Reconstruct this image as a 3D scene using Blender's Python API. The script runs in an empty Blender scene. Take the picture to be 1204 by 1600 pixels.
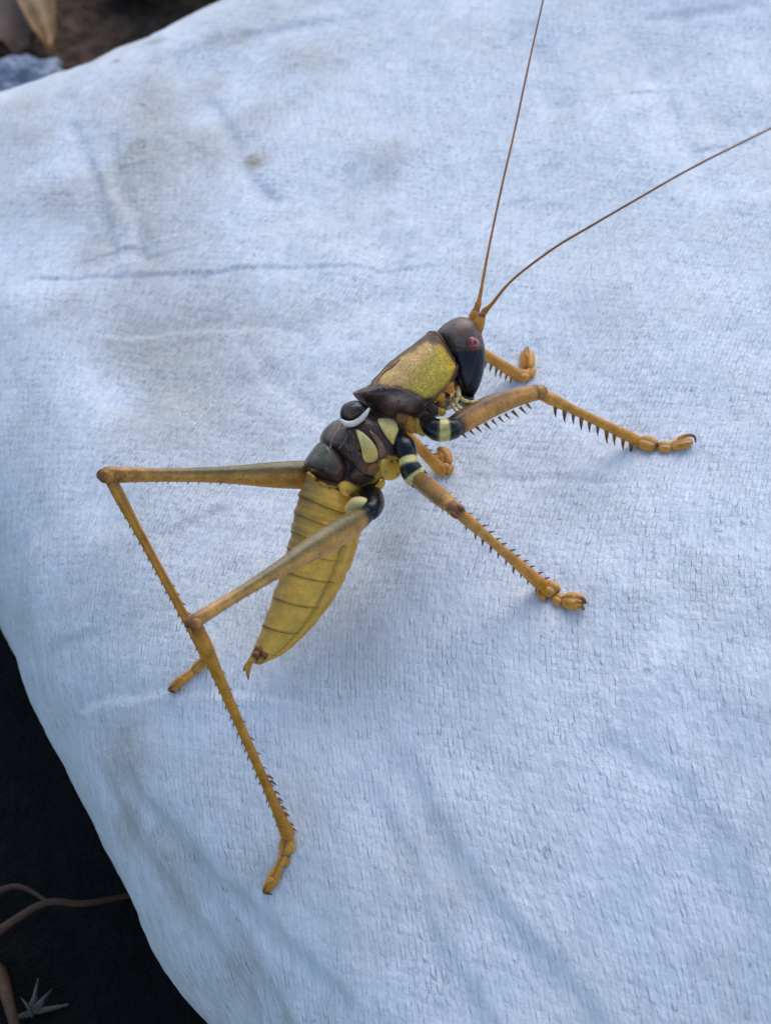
import bpy, math, random
import numpy as np
from mathutils import Matrix, Vector
from mathutils.bvhtree import BVHTree

random.seed(4)
RNG = np.random.RandomState(7)
scene = bpy.context.scene
COL = scene.collection

# ---------------------------------------------------------------- camera
ELEV, ROLL, DIST, FPX = math.radians(47), math.radians(12), 0.32, 2800.0   # FPX: focal length in pixels of a 1204 x 1600 frame
CAM = np.array([0, -DIST * math.cos(ELEV), DIST * math.sin(ELEV)])
FWD = -CAM / np.linalg.norm(CAM)
_R0 = np.array([1.0, 0, 0]); _U0 = np.cross(_R0, FWD)
RGT = math.cos(ROLL) * _R0 - math.sin(ROLL) * _U0
UPV = math.sin(ROLL) * _R0 + math.cos(ROLL) * _U0
cd = bpy.data.cameras.new('camera'); cam = bpy.data.objects.new('camera', cd); COL.objects.link(cam)
cam.matrix_world = Matrix(((RGT[0], UPV[0], -FWD[0], CAM[0]), (RGT[1], UPV[1], -FWD[1], CAM[1]),
                           (RGT[2], UPV[2], -FWD[2], CAM[2]), (0, 0, 0, 1)))
cd.sensor_fit = 'VERTICAL'; cd.sensor_height = 24.0
cd.lens = 24.0 * FPX / 1600.0
cd.clip_start = 0.01; cd.clip_end = 50
cd.dof.use_dof = True; cd.dof.focus_distance = 0.300
cd.dof.aperture_fstop = cd.lens / 2.1
scene.camera = cam

# ---------------------------------------------------------------- sky, sun, exposure
SUN_EL, SUN_AZ = math.radians(42), math.radians(30)     # azimuth from +Y towards +X
w = bpy.data.worlds.new('World'); scene.world = w; w.use_nodes = True
nt = w.node_tree; bg = nt.nodes['Background']
sky = nt.nodes.new('ShaderNodeTexSky'); sky.sky_type = 'NISHITA'; sky.sun_disc = False
sky.sun_elevation = SUN_EL; sky.sun_rotation = SUN_AZ
sky.air_density = 1.0; sky.dust_density = 0.6; sky.ozone_density = 1.0
nt.links.new(sky.outputs[0], bg.inputs[0]); bg.inputs[1].default_value = 0.15
sd_ = bpy.data.lights.new('sun', 'SUN'); sd_.energy = 1.0; sd_.angle = math.radians(50); sd_.color = (1.0, 0.97, 0.95)
sun = bpy.data.objects.new('sun', sd_); COL.objects.link(sun)
sdir = Vector((math.sin(SUN_AZ) * math.cos(SUN_EL), math.cos(SUN_AZ) * math.cos(SUN_EL), math.sin(SUN_EL)))
sun.rotation_euler = sdir.to_track_quat('Z', 'Y').to_euler()
scene.view_settings.view_transform = 'Standard'; scene.view_settings.look = 'None'
scene.view_settings.exposure = 0.56; scene.view_settings.gamma = 1.0
scene.view_settings.use_curve_mapping = False
scene.render.engine = 'CYCLES'

# ---------------------------------------------------------------- measuring helpers
def unit(v):
    v = np.asarray(v, float); return v / np.linalg.norm(v)
def ray(u, v): return unit(FWD * FPX + RGT * (u - 602) - UPV * (v - 800))
def at_height(u, v, h):
    r = ray(u, v); return CAM + r * (h - CAM[2]) / r[2]
def project(p):
    q = np.asarray(p) - CAM; z = q @ FWD
    return np.stack([602 + FPX * (q @ RGT) / z, 800 - FPX * (q @ UPV) / z], -1)
def px(p, n):                                   # n photo pixels, in metres, at the depth of p
    return n * float((np.asarray(p) - CAM) @ FWD) / FPX
def lin(c):
    c = np.asarray(c, float) / 255
    return np.where(c <= .04045, c / 12.92, ((c + .055) / 1.055) ** 2.4)
def smooth(a, b, x):
    t = np.clip((x - a) / (b - a), 0, 1); return t * t * (3 - 2 * t)
_T = RNG.rand(256, 256)
def vnoise(x, y):
    xi = np.floor(x).astype(int); yi = np.floor(y).astype(int); fx = x - xi; fy = y - yi
    fx = fx * fx * fx * (fx * (fx * 6 - 15) + 10); fy = fy * fy * fy * (fy * (fy * 6 - 15) + 10)
    a = _T[xi & 255, yi & 255]; b = _T[(xi + 1) & 255, yi & 255]; c = _T[xi & 255, (yi + 1) & 255]; d = _T[(xi + 1) & 255, (yi + 1) & 255]
    return (a * (1 - fx) + b * fx) * (1 - fy) + (c * (1 - fx) + d * fx) * fy - .5
def fbm(x, y, o=4):
    s = 0; a = 1
    for k in range(o): s = s + a * vnoise(x * 2 ** k + 13.7 * k, y * 2 ** k + 5.1 * k); a *= .5
    return s
def catmull(P, m, closed=False):
    P = np.asarray(P, float); n = len(P)
    if closed: idx = lambda i: P[i % n]; segs = n
    else:
        E0 = 2 * P[0] - P[1]; E1 = 2 * P[-1] - P[-2]
        Q = np.vstack([E0, P, E1]); idx = lambda i: Q[i + 1]; segs = n - 1
    out = []
    for i in range(segs):
        p0, p1, p2, p3 = idx(i - 1), idx(i), idx(i + 1), idx(i + 2)
        for k in range(m):
            t = k / m
            out.append(.5 * (2 * p1 + (p2 - p0) * t + (2 * p0 - 5 * p1 + 4 * p2 - p3) * t * t + (3 * p1 - p0 - 3 * p2 + p3) * t ** 3))
    if not closed: out.append(P[-1])
    return np.array(out)
def seg_dist(X, Y, poly, closed=False):
    """distance of points to a polyline, with the nearest point"""
    best = np.full(X.shape, 1e9); nx = np.zeros(X.shape); ny = np.zeros(X.shape); tt = np.zeros(X.shape)
    n = len(poly); acc = 0
    for i in range(n if closed else n - 1):
        a = poly[i]; b = poly[(i + 1) % n]; d = b - a; l2 = d @ d + 1e-18
        t = np.clip(((X - a[0]) * d[0] + (Y - a[1]) * d[1]) / l2, 0, 1)
        qx = a[0] + t * d[0]; qy = a[1] + t * d[1]; D = (X - qx) ** 2 + (Y - qy) ** 2
        k = D < best
        best[k] = D[k]; nx[k] = qx[k]; ny[k] = qy[k]; tt[k] = acc + t[k] * math.sqrt(l2)
        acc += math.sqrt(l2)
    return np.sqrt(best), nx, ny, tt / max(acc, 1e-9)
def inside(X, Y, poly):
    r = np.zeros(X.shape, bool); n = len(poly)
    for i in range(n):
        a = poly[i]; b = poly[(i + 1) % n]
        c = ((a[1] > Y) != (b[1] > Y)) & (X < (b[0] - a[0]) * (Y - a[1]) / (b[1] - a[1] + 1e-15) + a[0])
        r ^= c
    return r
def sdf(X, Y, poly):                            # > 0 inside
    d = seg_dist(X, Y, np.asarray(poly, float), True)[0]
    return np.where(inside(X, Y, np.asarray(poly, float)), d, -d)

# ---------------------------------------------------------------- mesh helpers
def make_mesh(name, V, faces, col=None, smooth_=True):
    me = bpy.data.meshes.new(name); V = np.asarray(V, float)
    me.from_pydata(V.tolist(), [], [tuple(int(i) for i in f) for f in faces])
    if smooth_: me.polygons.foreach_set('use_smooth', [True] * len(me.polygons))
    if col is not None:
        c = np.ones((len(V), 4)); c[:, :3] = col
        at = me.color_attributes.new('Col', 'FLOAT_COLOR', 'POINT'); at.data.foreach_set('color', c.ravel())
    me.update(); return me
def tag(o, label=None, cat=None, group=None, kind=None):
    if label: o['label'] = label
    if cat: o['category'] = cat
    if group: o['group'] = group
    if kind: o['kind'] = kind
    return o
def link(name, me, m=None, parent=None):
    o = bpy.data.objects.new(name, me); COL.objects.link(o)
    if m: me.materials.clear(); me.materials.append(m)
    if parent: o.parent = parent
    return o
def grid_faces(rows, cols, wrap=True, cap0=None, cap1=None):
    f = []
    for i in range(rows - 1):
        for j in range(cols if wrap else cols - 1):
            k = (j + 1) % cols
            f.append((i * cols + j, i * cols + k, (i + 1) * cols + k, (i + 1) * cols + j))
    if cap0 is not None: f += [(cap0, (j + 1) % cols, j) for j in range(cols)]
    if cap1 is not None:
        b = (rows - 1) * cols; f += [(cap1, b + j, b + (j + 1) % cols) for j in range(cols)]
    return f

# ---------------------------------------------------------------- material helpers
class NT:
    def __init__(s, name):
        s.m = bpy.data.materials.new(name); s.m.use_nodes = True; s.t = s.m.node_tree
        s.b = s.t.nodes['Principled BSDF']
    def n(s, kind, **kw):
        x = s.t.nodes.new(kind)
        for k, v in kw.items(): setattr(x, k, v)
        return x
    def put(s, node, i, val):
        if val is None: return
        if hasattr(val, 'is_output'): s.t.links.new(val, node.inputs[i])
        else: node.inputs[i].default_value = val
    def math(s, op, a, b=None, c=None, clamp=False):
        x = s.n('ShaderNodeMath', operation=op, use_clamp=clamp)
        s.put(x, 0, a); s.put(x, 1, b); s.put(x, 2, c); return x.outputs[0]
    def noise(s, vec, scale, detail=3, rough=.5, dist=0.0):
        x = s.n('ShaderNodeTexNoise'); s.put(x, 'Vector', vec); s.put(x, 'Scale', scale); s.put(x, 'Detail', detail); s.put(x, 'Roughness', rough); s.put(x, 'Distortion', dist)
        return x.outputs['Fac']
    def voro(s, vec, scale, feature='F1'):
        x = s.n('ShaderNodeTexVoronoi', feature=feature); s.put(x, 'Vector', vec); s.put(x, 'Scale', scale); return x.outputs['Distance']
    def ramp(s, x, a, b, lo=0.0, hi=1.0):
        r = s.n('ShaderNodeMapRange', clamp=True); s.put(r, 0, x); s.put(r, 1, a); s.put(r, 2, b); s.put(r, 3, lo); s.put(r, 4, hi); return r.outputs[0]
    def mix(s, f, a, b, mode='MIX'):
        x = s.n('ShaderNodeMix', data_type='RGBA', blend_type=mode); s.put(x, 0, f)
        for i, v in ((6, a), (7, b)):
            if isinstance(v, tuple) and len(v) == 3: v = (*v, 1)
            s.put(x, i, v)
        return x.outputs[2]
    def mapping(s, vec, scale=(1, 1, 1), rot=(0, 0, 0)):
        x = s.n('ShaderNodeMapping'); s.put(x, 0, vec); x.inputs['Scale'].default_value = scale; x.inputs['Rotation'].default_value = rot; return x.outputs[0]
    def bump(s, h, strength=1.0, dist=0.0001, prev=None):
        x = s.n('ShaderNodeBump'); s.put(x, 'Height', h); x.inputs['Strength'].default_value = strength; x.inputs['Distance'].default_value = dist
        if prev is not None: s.put(x, 'Normal', prev)
        return x.outputs[0]
    def obj(s): return s.n('ShaderNodeTexCoord').outputs['Object']

def chitin(name, rough=.35, var=.35, bump=.00006, bscale=1500, speck=0.0, sss=0.0, pit=0.0, coat=0.0, spec=.42):
    m = NT(name); o = m.obj()
    a = m.n('ShaderNodeAttribute', attribute_name='Col').outputs['Color']
    n1 = m.noise(o, 420, 4, .6); n2 = m.noise(o, 2600, 3, .6)
    f = m.math('ADD', m.ramp(n1, .25, .75, 1 - var, 1 + var * .6), m.ramp(n2, .3, .7, -var * .35, var * .35))
    c = m.n('ShaderNodeVectorMath', operation='SCALE'); m.put(c, 0, a); m.put(c, 3, f); c = c.outputs[0]
    if speck > 0:
        v = m.voro(o, 2300); sp = m.math('MULTIPLY', m.ramp(v, .18, .36, 1, 0), m.ramp(m.noise(o, 330, 2), .42, .6, 0, speck))
        c = m.mix(sp, c, (.05, .028, .012))
    nb = m.noise(o, bscale, 4, .6)
    nrm = m.bump(nb, 1.0, bump)
    if pit > 0:
        v = m.math('ABSOLUTE', m.math('SUBTRACT', m.noise(o, 1500, 2, .55, .6), .5)); nrm = m.bump(m.ramp(v, .0, .09), 1.0, pit, nrm)
        d = m.math('MULTIPLY', m.ramp(v, .01, .05, 1, 0), .28); c = m.mix(d, c, (.2, .1, .03))
    m.t.links.new(c, m.b.inputs['Base Color']); m.t.links.new(nrm, m.b.inputs['Normal'])
    m.t.links.new(m.ramp(nb, .3, .7, rough * .8, rough * 1.25), m.b.inputs['Roughness'])
    m.b.inputs['Subsurface Weight'].default_value = sss; m.b.inputs['Specular IOR Level'].default_value = spec
    m.b.inputs['Subsurface Radius'].default_value = (1.0, .5, .15); m.b.inputs['Subsurface Scale'].default_value = .0006
    m.b.inputs['Coat Weight'].default_value = coat; m.b.inputs['Coat Roughness'].default_value = .2
    return m.m
M_LEG = chitin('leg_chitin', .33, .42, .00009, 1800, 0.35, .12)
M_FEMUR = chitin('femur_chitin', .34, .45, .0001, 2200, .75, .08)
M_ABD = chitin('abdomen_skin', .38, .3, .00016, 800, .12, .12)
M_PRO = chitin('pronotum_chitin', .45, .25, .00006, 1500, 0, 0, .00012)
M_DARK = chitin('dark_chitin', .22, .55, .00012, 900, 0)
M_HEAD = chitin('head_chitin', .34, .45, .00008, 1100, 0)
M_FACE = chitin('face_chitin', .2, .3, .00003, 1200, 0, 0, 0, .3)
M_SOFT = chitin('soft_membrane', .42, .25, .00008, 1200, 0, .15)
M_EYE = chitin('eye_facets', .22, .5, .00003, 5000, 0, 0, 0, .2)

# ---------------------------------------------------------------- the sack
RB = 0.034                                      # radius of the sack's rounded edge
GROUND = -2 * RB
def edge_pts(pix, phi):
    z = -RB * (1 - math.cos(phi)); P = np.array([at_height(u, v, z)[:2] for u, v in pix])
    T = np.gradient(P, axis=0); N = np.stack([T[:, 1], -T[:, 0]], 1); N /= np.linalg.norm(N, axis=1)[:, None]
    c = np.array([.05, .08]); N *= np.sign(((P - c) * N).sum(1))[:, None]
    return P - N * RB * math.sin(phi)
lowleft = edge_pts([(-60, 800), (-20, 890), (20, 985), (70, 1095), (122, 1200), (176, 1310), (232, 1430), (285, 1520), (345, 1590), (420, 1660)], math.radians(97))
topleft = edge_pts([(-150, 192), (-70, 172), (0, 158), (95, 122), (180, 82), (260, 44), (350, 6), (450, -36), (560, -80)], math.radians(33))
BC = np.vstack([lowleft, [[.03, -.19], [.16, -.19], [.25, -.09], [.26, .06], [.2, .14]], topleft[::-1]])
for _ in range(2):
    BC = np.array([q for i in range(len(BC)) for q in (.75 * BC[i] + .25 * BC[(i + 1) % len(BC)], .25 * BC[i] + .75 * BC[(i + 1) % len(BC)])])
def axis(lo, a, b, hi, fine, coarse):
    return np.concatenate([np.arange(lo, a, coarse), np.arange(a, b, fine), np.arange(b, hi, coarse)])
gx = axis(-.27, -.145, .13, .38, .0005, .004); gy = axis(-.32, -.16, .27, .48, .0005, .004)
FX, FY = np.meshgrid(gx, gy, indexing='ij')
# bend over the edge
ins = inside(FX, FY, BC); d, nx, ny, _ = seg_dist(FX, FY, BC, True)
out = np.where(ins, 0, d)
phi = np.minimum(out / RB, math.pi)
ox = np.where(ins, 0, (FX - nx) / np.maximum(d, 1e-9)); oy = np.where(ins, 0, (FY - ny) / np.maximum(d, 1e-9))
SX = np.where(ins, FX, nx + ox * RB * np.sin(phi)); SY = np.where(ins, FY, ny + oy * RB * np.sin(phi)); SZ = -RB * (1 - np.cos(phi))
NX, NY, NZ = ox * np.sin(phi), oy * np.sin(phi), np.cos(phi)
# relief: soft swells, crumples, creases
relief = .0036 * fbm(FX / .06 + 3.1, FY / .07 + 1.7, 2) + .0015 * fbm(FX / .02 + 9, FY / .024 + 4, 2)
ca, sa = math.cos(1.0), math.sin(1.0)
ru = (FX * ca + FY * sa); rv = (-FX * sa + FY * ca)
soft = smooth(-.2, .3, fbm(FX / .06 + 1, FY / .06 + 6, 2))
relief += .0026 * soft * fbm(ru / .05 + 2, rv / .014 + 8, 3) + .0007 * fbm(ru / .016 + 12, rv / .007 + 3, 2) * (.3 + soft)
# the cloth sags towards its near side
sg_ = np.maximum(0, -FY - .012 + .25 * np.maximum(0, -FX)); sag = np.where(sg_ < .075, 2.7 * sg_ ** 2, 2.7 * (.075 ** 2 + .15 * (sg_ - .075)))
relief += .00030 * fbm(FX / .006, FY / .0065, 3) + .00012 * fbm(FX / .0024, FY / .0024, 2)
def flat(pts): return np.array([at_height(u, v, 0)[:2] for u, v in pts])
def crease(pts, depth, width, step=0.0):
    global relief
    depth *= .85; step *= .95; width *= 1.15; P = catmull(flat(pts), 6); lo = P.min(0) - .012; hi = P.max(0) + .012
    i = np.where((gx > lo[0]) & (gx < hi[0]))[0]; j = np.where((gy > lo[1]) & (gy < hi[1]))[0]
    if not len(i) or not len(j): return
    s = np.s_[i[0]:i[-1] + 1, j[0]:j[-1] + 1]
    X = FX[s] + .0006 * vnoise(FX[s] / .004, FY[s] / .004); Y = FY[s] + .0008 * vnoise(FX[s] / .005 + 7, FY[s] / .005)
    D, qx, qy, t = seg_dist(X, Y, P); fade = smooth(0, .08, t) * smooth(0, .08, 1 - t) * (.8 + .5 * vnoise(t * 6, t * 0 + depth * 1e4))
    sg = np.sign(Y - qy)
    relief[s] += fade * (-depth * np.exp(-(D / width) ** 2) + step * sg * np.exp(-D / (width * 5)) * smooth(0, width, D))
crease([(20, 428), (90, 432), (200, 433), (300, 435), (420, 430), (560, 424), (720, 414)], .00034, .0005, .00026)
crease([(140, 524), (230, 527), (300, 520), (400, 522), (490, 535)], .0002, .0008, -.0003)
crease([(0, 962), (60, 960), (140, 955)], .0004, .0008, .0003)
crease([(30, 1040), (110, 1046), (220, 1058), (300, 1066), (420, 1078), (560, 1090)], .00022, .0007, -.00042)
crease([(130, 1130), (190, 1200), (270, 1290), (330, 1340), (400, 1400), (520, 1500)], .0010, .0013, .0007)
crease([(240, 1240), (300, 1390), (350, 1500), (420, 1600)], .0010, .0017, .0006)
crease([(620, 1130), (650, 1210), (700, 1290), (770, 1370), (860, 1450), (960, 1560)], .0009, .0019, .0008)
crease([(560, 1180), (620, 1290), (660, 1400), (730, 1500), (800, 1590)], .0008, .0017, .0005)
crease([(920, 1120), (1040, 1180), (1130, 1260), (1190, 1370)], .0005, .002, .0003)
crease([(110, 190), (150, 280), (170, 360), (190, 460)], .0006, .0013, .0004)
crease([(180, 210), (185, 290), (215, 350), (225, 420)], .0007, .0013, -.0004)
crease([(330, 150), (370, 230), (390, 280), (440, 330)], .0007, .0015, .0004)
crease([(250, 100), (360, 60), (470, 40), (600, 20)], .0006, .002, .0004)
crease([(830, 60), (860, 180), (840, 300), (890, 340)], .0006, .0025, .0003)
crease([(980, 40), (1030, 130), (1080, 250), (1140, 320)], .0006, .0022, -.0003)
crease([(1000, 28), (1100, 20), (1200, 2)], .0006, .0015, .0004)
crease([(360, 800), (330, 810), (290, 830), (250, 850)], .0003, .0008, .0002)
crease([(520, 690), (470, 640), (420, 600), (380, 540)], .0004, .0016, -.0003)
crease([(560, 560), (500, 640), (450, 690)], .0003, .0014, .0002)
crease([(720, 745), (800, 742), (900, 744), (1010, 750)], .00025, .0007, .0002)
crease([(60, 1100), (110, 1200), (190, 1330), (290, 1500)], .0009, .0016, .0005)
keep = smooth(math.pi, 2.0, phi)
relief *= .4 + .6 * keep
VX = SX + NX * relief; VY = SY + NY * relief; VZ = np.maximum(SZ + NZ * relief - sag * (1 - phi / math.pi), GROUND)
# soil marks with their own shape
def blob(u, v, r, sx=1.0, sy=1.0):
    c = at_height(u, v, 0); q = px(c, r)
    X = FX - c[0] + q * .7 * fbm(FX / (q * .9), FY / (q * .9) + u, 3); Y = FY - c[1] + q * .7 * fbm(FX / (q * .9) + v, FY / (q * .9), 3)
    return np.exp(-((X / (q * sx)) ** 2 + (Y / (q * sy)) ** 2))
stain = .6 * smooth(-.05, .45, fbm(FX / .035 + 20, FY / .045 + 31, 4)) * smooth(.03, -.05, FX) * (.25 + .75 * smooth(-.005, .05, FY))
for u, v, r, a in ((240, 180, 60, .6), (215, 240, 36, .75), (330, 235, 75, .55), (400, 258, 24, 1.0), (185, 330, 55, .55), (150, 390, 50, .5), (240, 65, 18, .7), (370, 55, 42, .6),
                   (180, 97, 8, .9), (260, 420, 45, .5), (200, 470, 60, .5), (270, 590, 30, .45), (270, 610, 12, .6), (600, 250, 45, .35), (445, 1580, 42, .8), (425, 1575, 18, 1.0), (150, 1130, 60, .5), (200, 1290, 80, .5), (270, 1430, 80, .45), (120, 1200, 50, .5), (340, 1300, 50, .35), (60, 220, 40, .4), (120, 300, 45, .5), (300, 330, 45, .45), (420, 180, 60, .4), (480, 90, 50, .4), (100, 480, 50, .4), (320, 130, 50, .5),
                   (640, 1290, 60, .3), (690, 1340, 40, .3), (330, 1500, 40, .35), (560, 1020, 70, .25), (900, 1540, 30, .3), (620, 850, 40, .4), (770, 420, 30, .2), (460, 620, 40, .25)):
    stain = np.maximum(stain, a * blob(u, v, r))
# tiny dark specks of dirt
speck = np.zeros_like(FX)
for u, v, r in ((846, 1276, 5), (844, 1286, 5), (928, 1060, 4), (930, 1075, 2.5), (1008, 1033, 3), (1016, 1036, 3), (862, 978, 3), (845, 985, 4), (1021, 867, 3), (1020, 860, 2.2), (932, 1313, 4), (900, 1338, 4), (836, 1369, 3), (895, 1564, 4),
                (711, 1592, 3), (1160, 813, 5), (1168, 806, 3), (1126, 826, 3), (1012, 1033, 3), (1171, 1417, 3), (183, 97, 5), (225, 168, 5), (868, 152, 3), (865, 183, 3), (400, 262, 3), (412, 245, 3), (393, 250, 3), (505, 1050, 3), (238, 1060, 3.5), (205, 1058, 3), (312, 1362, 4), (292, 1320, 3),
                (300, 1322, 3), (640, 400, 2.5), (555, 470, 2.5), (96, 600, 2.5), (60, 720, 2.5), (955, 450, 2.2), (1080, 610, 2.5), (1010, 1250, 2.5), (730, 1120, 2.2), (560, 1210, 2.5)):
    c = at_height(u, v, 0); q = max(px(c, r), .00036)
    i = np.where(abs(gx - c[0]) < .004)[0]; j = np.where(abs(gy - c[1]) < .004)[0]
    if len(i) and len(j):
        s = np.s_[i[0]:i[-1] + 1, j[0]:j[-1] + 1]
        X = FX[s] - c[0]; Y = FY[s] - c[1]
        speck[s] = np.maximum(speck[s], np.exp(-((X / q) ** 2 + (Y / (q * 1.3)) ** 2 + .9 * X * Y / q ** 2)))
nxg, nyg = FX.shape
V = np.stack([VX, VY, VZ], -1).reshape(-1, 3)
ii, jj = np.meshgrid(np.arange(nxg - 1), np.arange(nyg - 1), indexing='ij')
q0 = (ii * nyg + jj).ravel(); quads = np.stack([q0, q0 + nyg, q0 + nyg + 1, q0 + 1], 1)
ok = (out.ravel()[quads].max(1) < RB * math.pi * 1.01); quads = quads[ok]
used = np.unique(quads); remap = -np.ones(len(V), int); remap[used] = np.arange(len(used)); quads = remap[quads]; V = V[used]
me = bpy.data.meshes.new('woven_sack')
me.vertices.add(len(V)); me.vertices.foreach_set('co', V.ravel())
me.loops.add(quads.size); me.loops.foreach_set('vertex_index', quads.ravel())
me.polygons.add(len(quads)); me.polygons.foreach_set('loop_start', np.arange(len(quads)) * 4)
me.polygons.foreach_set('use_smooth', np.ones(len(quads), bool)); me.update(calc_edges=True)
# thread directions follow the cloth
gs = .16 + .46 * smooth(-.075, .03, gy); G_ = np.concatenate([[0], np.cumsum((gs[1:] + gs[:-1]) / 2 * np.diff(gy))])
wu = (FX - G_[None, :]) * .86 + .010 * fbm(FX / .10 + 5, FY / .10, 2)
wv = FX * .42 + FY * .90 + .010 * fbm(FX / .10, FY / .10 + 11, 2)
at = me.attributes.new('weave', 'FLOAT_VECTOR', 'POINT'); at.data.foreach_set('vector', np.stack([wu, wv, 0 * wu], -1).reshape(-1, 3)[used].ravel())
at = me.attributes.new('stain', 'FLOAT', 'POINT'); at.data.foreach_set('value', stain.ravel()[used])
at = me.attributes.new('speck', 'FLOAT', 'POINT'); at.data.foreach_set('value', speck.ravel()[used])

m = NT('woven_plastic')
wvec = m.n('ShaderNodeAttribute', attribute_name='weave').outputs['Vector']
st = m.n('ShaderNodeAttribute', attribute_name='stain').outputs['Fac']; spk = m.n('ShaderNodeAttribute', attribute_name='speck').outputs['Fac']
sep = m.n('ShaderNodeSeparateXYZ'); m.put(sep, 0, wvec)
PITCH = .00115
j1 = m.math('MULTIPLY', m.math('SUBTRACT', m.noise(wvec, 480, 3, .6), .5), 1.1); j2 = m.math('MULTIPLY', m.math('SUBTRACT', m.noise(m.mapping(wvec, (1, 1, 1), (0, 0, 1.3)), 430, 3, .6), .5), 1.5)
u = m.math('ADD', m.math('DIVIDE', sep.outputs[0], PITCH * .66), j1); v = m.math('ADD', m.math('DIVIDE', sep.outputs[1], PITCH * 1.5), j2)
fu = m.math('SUBTRACT', m.math('FRACT', u), .5); fv = m.math('SUBTRACT', m.math('FRACT', v), .5)
chk = m.math('MODULO', m.math('ADD', m.math('FLOOR', u), m.math('FLOOR', v)), 2.0); chk = m.math('ABSOLUTE', chk)
def tape(a, b):
    prof = m.math('SUBTRACT', 1.0, m.math('POWER', m.math('ABSOLUTE', m.math('MULTIPLY', a, 2.0)), 5.0))
    return m.math('MULTIPLY', prof, m.math('ADD', .35, m.math('MULTIPLY', m.math('COSINE', m.math('MULTIPLY', b, math.pi)), .65)))
wa = tape(fu, fv); wb = m.math('ADD', m.math('MULTIPLY', tape(fv, fu), .22), .25)
hgt = m.math('ADD', m.math('MULTIPLY', wa, chk), m.math('MULTIPLY', wb, m.math('SUBTRACT', 1.0, chk)))
cell = m.n('ShaderNodeCombineXYZ'); m.put(cell, 0, m.math('FLOOR', u)); m.put(cell, 1, m.math('FLOOR', v))
wn = m.n('ShaderNodeTexWhiteNoise', noise_dimensions='2D'); m.put(wn, 'Vector', cell.outputs[0])
hgt = m.math('MULTIPLY', hgt, m.math('ADD', .45, m.math('MULTIPLY', wn.outputs['Value'], .75)))
amp = m.ramp(m.noise(wvec, 75, 4, .65), .34, .66, .2, 1.1)
nrm = m.bump(m.math('MULTIPLY', hgt, amp), 1.0, .00026)
strk = m.noise(m.mapping(wvec, (1300, 260, 1)), 1.0, 4, .65)
nrm = m.bump(strk, 1.0, .0006, nrm)
nrm = m.bump(m.noise(wvec, 520, 4, .62), .8, .00045, nrm)
strc = m.noise(m.mapping(wvec, (900, 160, 1)), 1.0, 3, .6)
base = m.mix(m.ramp(strc, .35, .65), tuple(lin((218, 221, 224))), tuple(lin((236, 238, 240))))
base = m.mix(m.math('MULTIPLY', m.ramp(m.noise(wvec, 45, 4, .6), .42, .7), .5), base, tuple(lin((206, 206, 200))))
gap = m.math('MULTIPLY', m.ramp(hgt, .02, .25, 1, 0), m.math('MULTIPLY', amp, .09)); base = m.mix(gap, base, tuple(lin((150, 152, 156))))
dirt = m.math('MULTIPLY', st, m.ramp(m.noise(wvec, 700, 4, .7), .25, .6, .4, 1.0), clamp=True)
base = m.mix(m.math('MULTIPLY', dirt, .95), base, tuple(lin((150, 134, 106))))
fine = m.math('MULTIPLY', m.ramp(m.noise(wvec, 1500, 2, .6), .68, .76), m.math('ADD', .12, m.math('MULTIPLY', st, .5)))
base = m.mix(fine, base, tuple(lin((120, 105, 85))))
base = m.mix(m.ramp(spk, .3, .9, 0, .6), base, tuple(lin((70, 70, 74))))
m.t.links.new(base, m.b.inputs['Base Color']); m.t.links.new(nrm, m.b.inputs['Normal'])
m.b.inputs['Roughness'].default_value = .5; m.b.inputs['Specular IOR Level'].default_value = .4
M_SACK = m.m
sack = tag(link('woven_sack', me, M_SACK), 'plump white woven plastic sack, dirt-stained and creased, under the cricket', 'sack')
print('sack verts', len(V), 'quads', len(quads))
tri = quads; BVH = BVHTree.FromPolygons(V.tolist(), tri.tolist())
def on_sack(u, v, lift=0.0):
    r = ray(u, v); h = BVH.ray_cast(Vector(CAM), Vector(r))
    p = np.array(h[0]) if h[0] else at_height(u, v, 0)
    return p - r * lift / abs(r[2])

# ---------------------------------------------------------------- ground behind and below
m = NT('soil'); o = m.obj()
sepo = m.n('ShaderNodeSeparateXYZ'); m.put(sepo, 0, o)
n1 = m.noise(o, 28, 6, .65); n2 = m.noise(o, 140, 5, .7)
far_mix = m.ramp(m.math('ADD', sepo.outputs[1], m.math('MULTIPLY', m.math('SUBTRACT', n1, .5), .12)), .16, .26)  # soil colour: near-black on the near side, blending to brown farther off
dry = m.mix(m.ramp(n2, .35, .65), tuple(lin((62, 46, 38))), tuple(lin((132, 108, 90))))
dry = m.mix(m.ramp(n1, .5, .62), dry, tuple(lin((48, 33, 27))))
near_soil = m.mix(m.ramp(n2, .4, .7), tuple(lin((14, 14, 15))), tuple(lin((30, 28, 27))))
m.t.links.new(m.mix(far_mix, near_soil, dry), m.b.inputs['Base Color']); m.b.inputs['Roughness'].default_value = .95; m.b.inputs['Specular IOR Level'].default_value = .15
m.t.links.new(m.bump(m.math('ADD', n1, n2), 1, .012), m.b.inputs['Normal'])
M_SOIL = m.m
gxs = np.concatenate([np.arange(-4, -.4, .3), np.arange(-.4, .5, .012), np.arange(.5, 4.1, .3)]); gys = np.concatenate([np.arange(-4, -.4, .3), np.arange(-.4, 1.0, .012), np.arange(1.0, 6.1, .3)])
GX, GY = np.meshgrid(gxs, gys, indexing='ij')
GZ = GROUND + .0006 - .010 * smooth(0, .12, np.maximum(seg_dist(GX, GY, BC, True)[0] * ~inside(GX, GY, BC) - .02, 0)) * (.5 + fbm(GX / .05, GY / .05, 3)) - .0
gf = []
for i in range(len(gxs) - 1):
    for j in range(len(gys) - 1): a = i * len(gys) + j; gf.append((a, a + len(gys), a + len(gys) + 1, a + 1))
gme = make_mesh('ground', np.stack([GX, GY, GZ], -1).reshape(-1, 3), gf)
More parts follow.
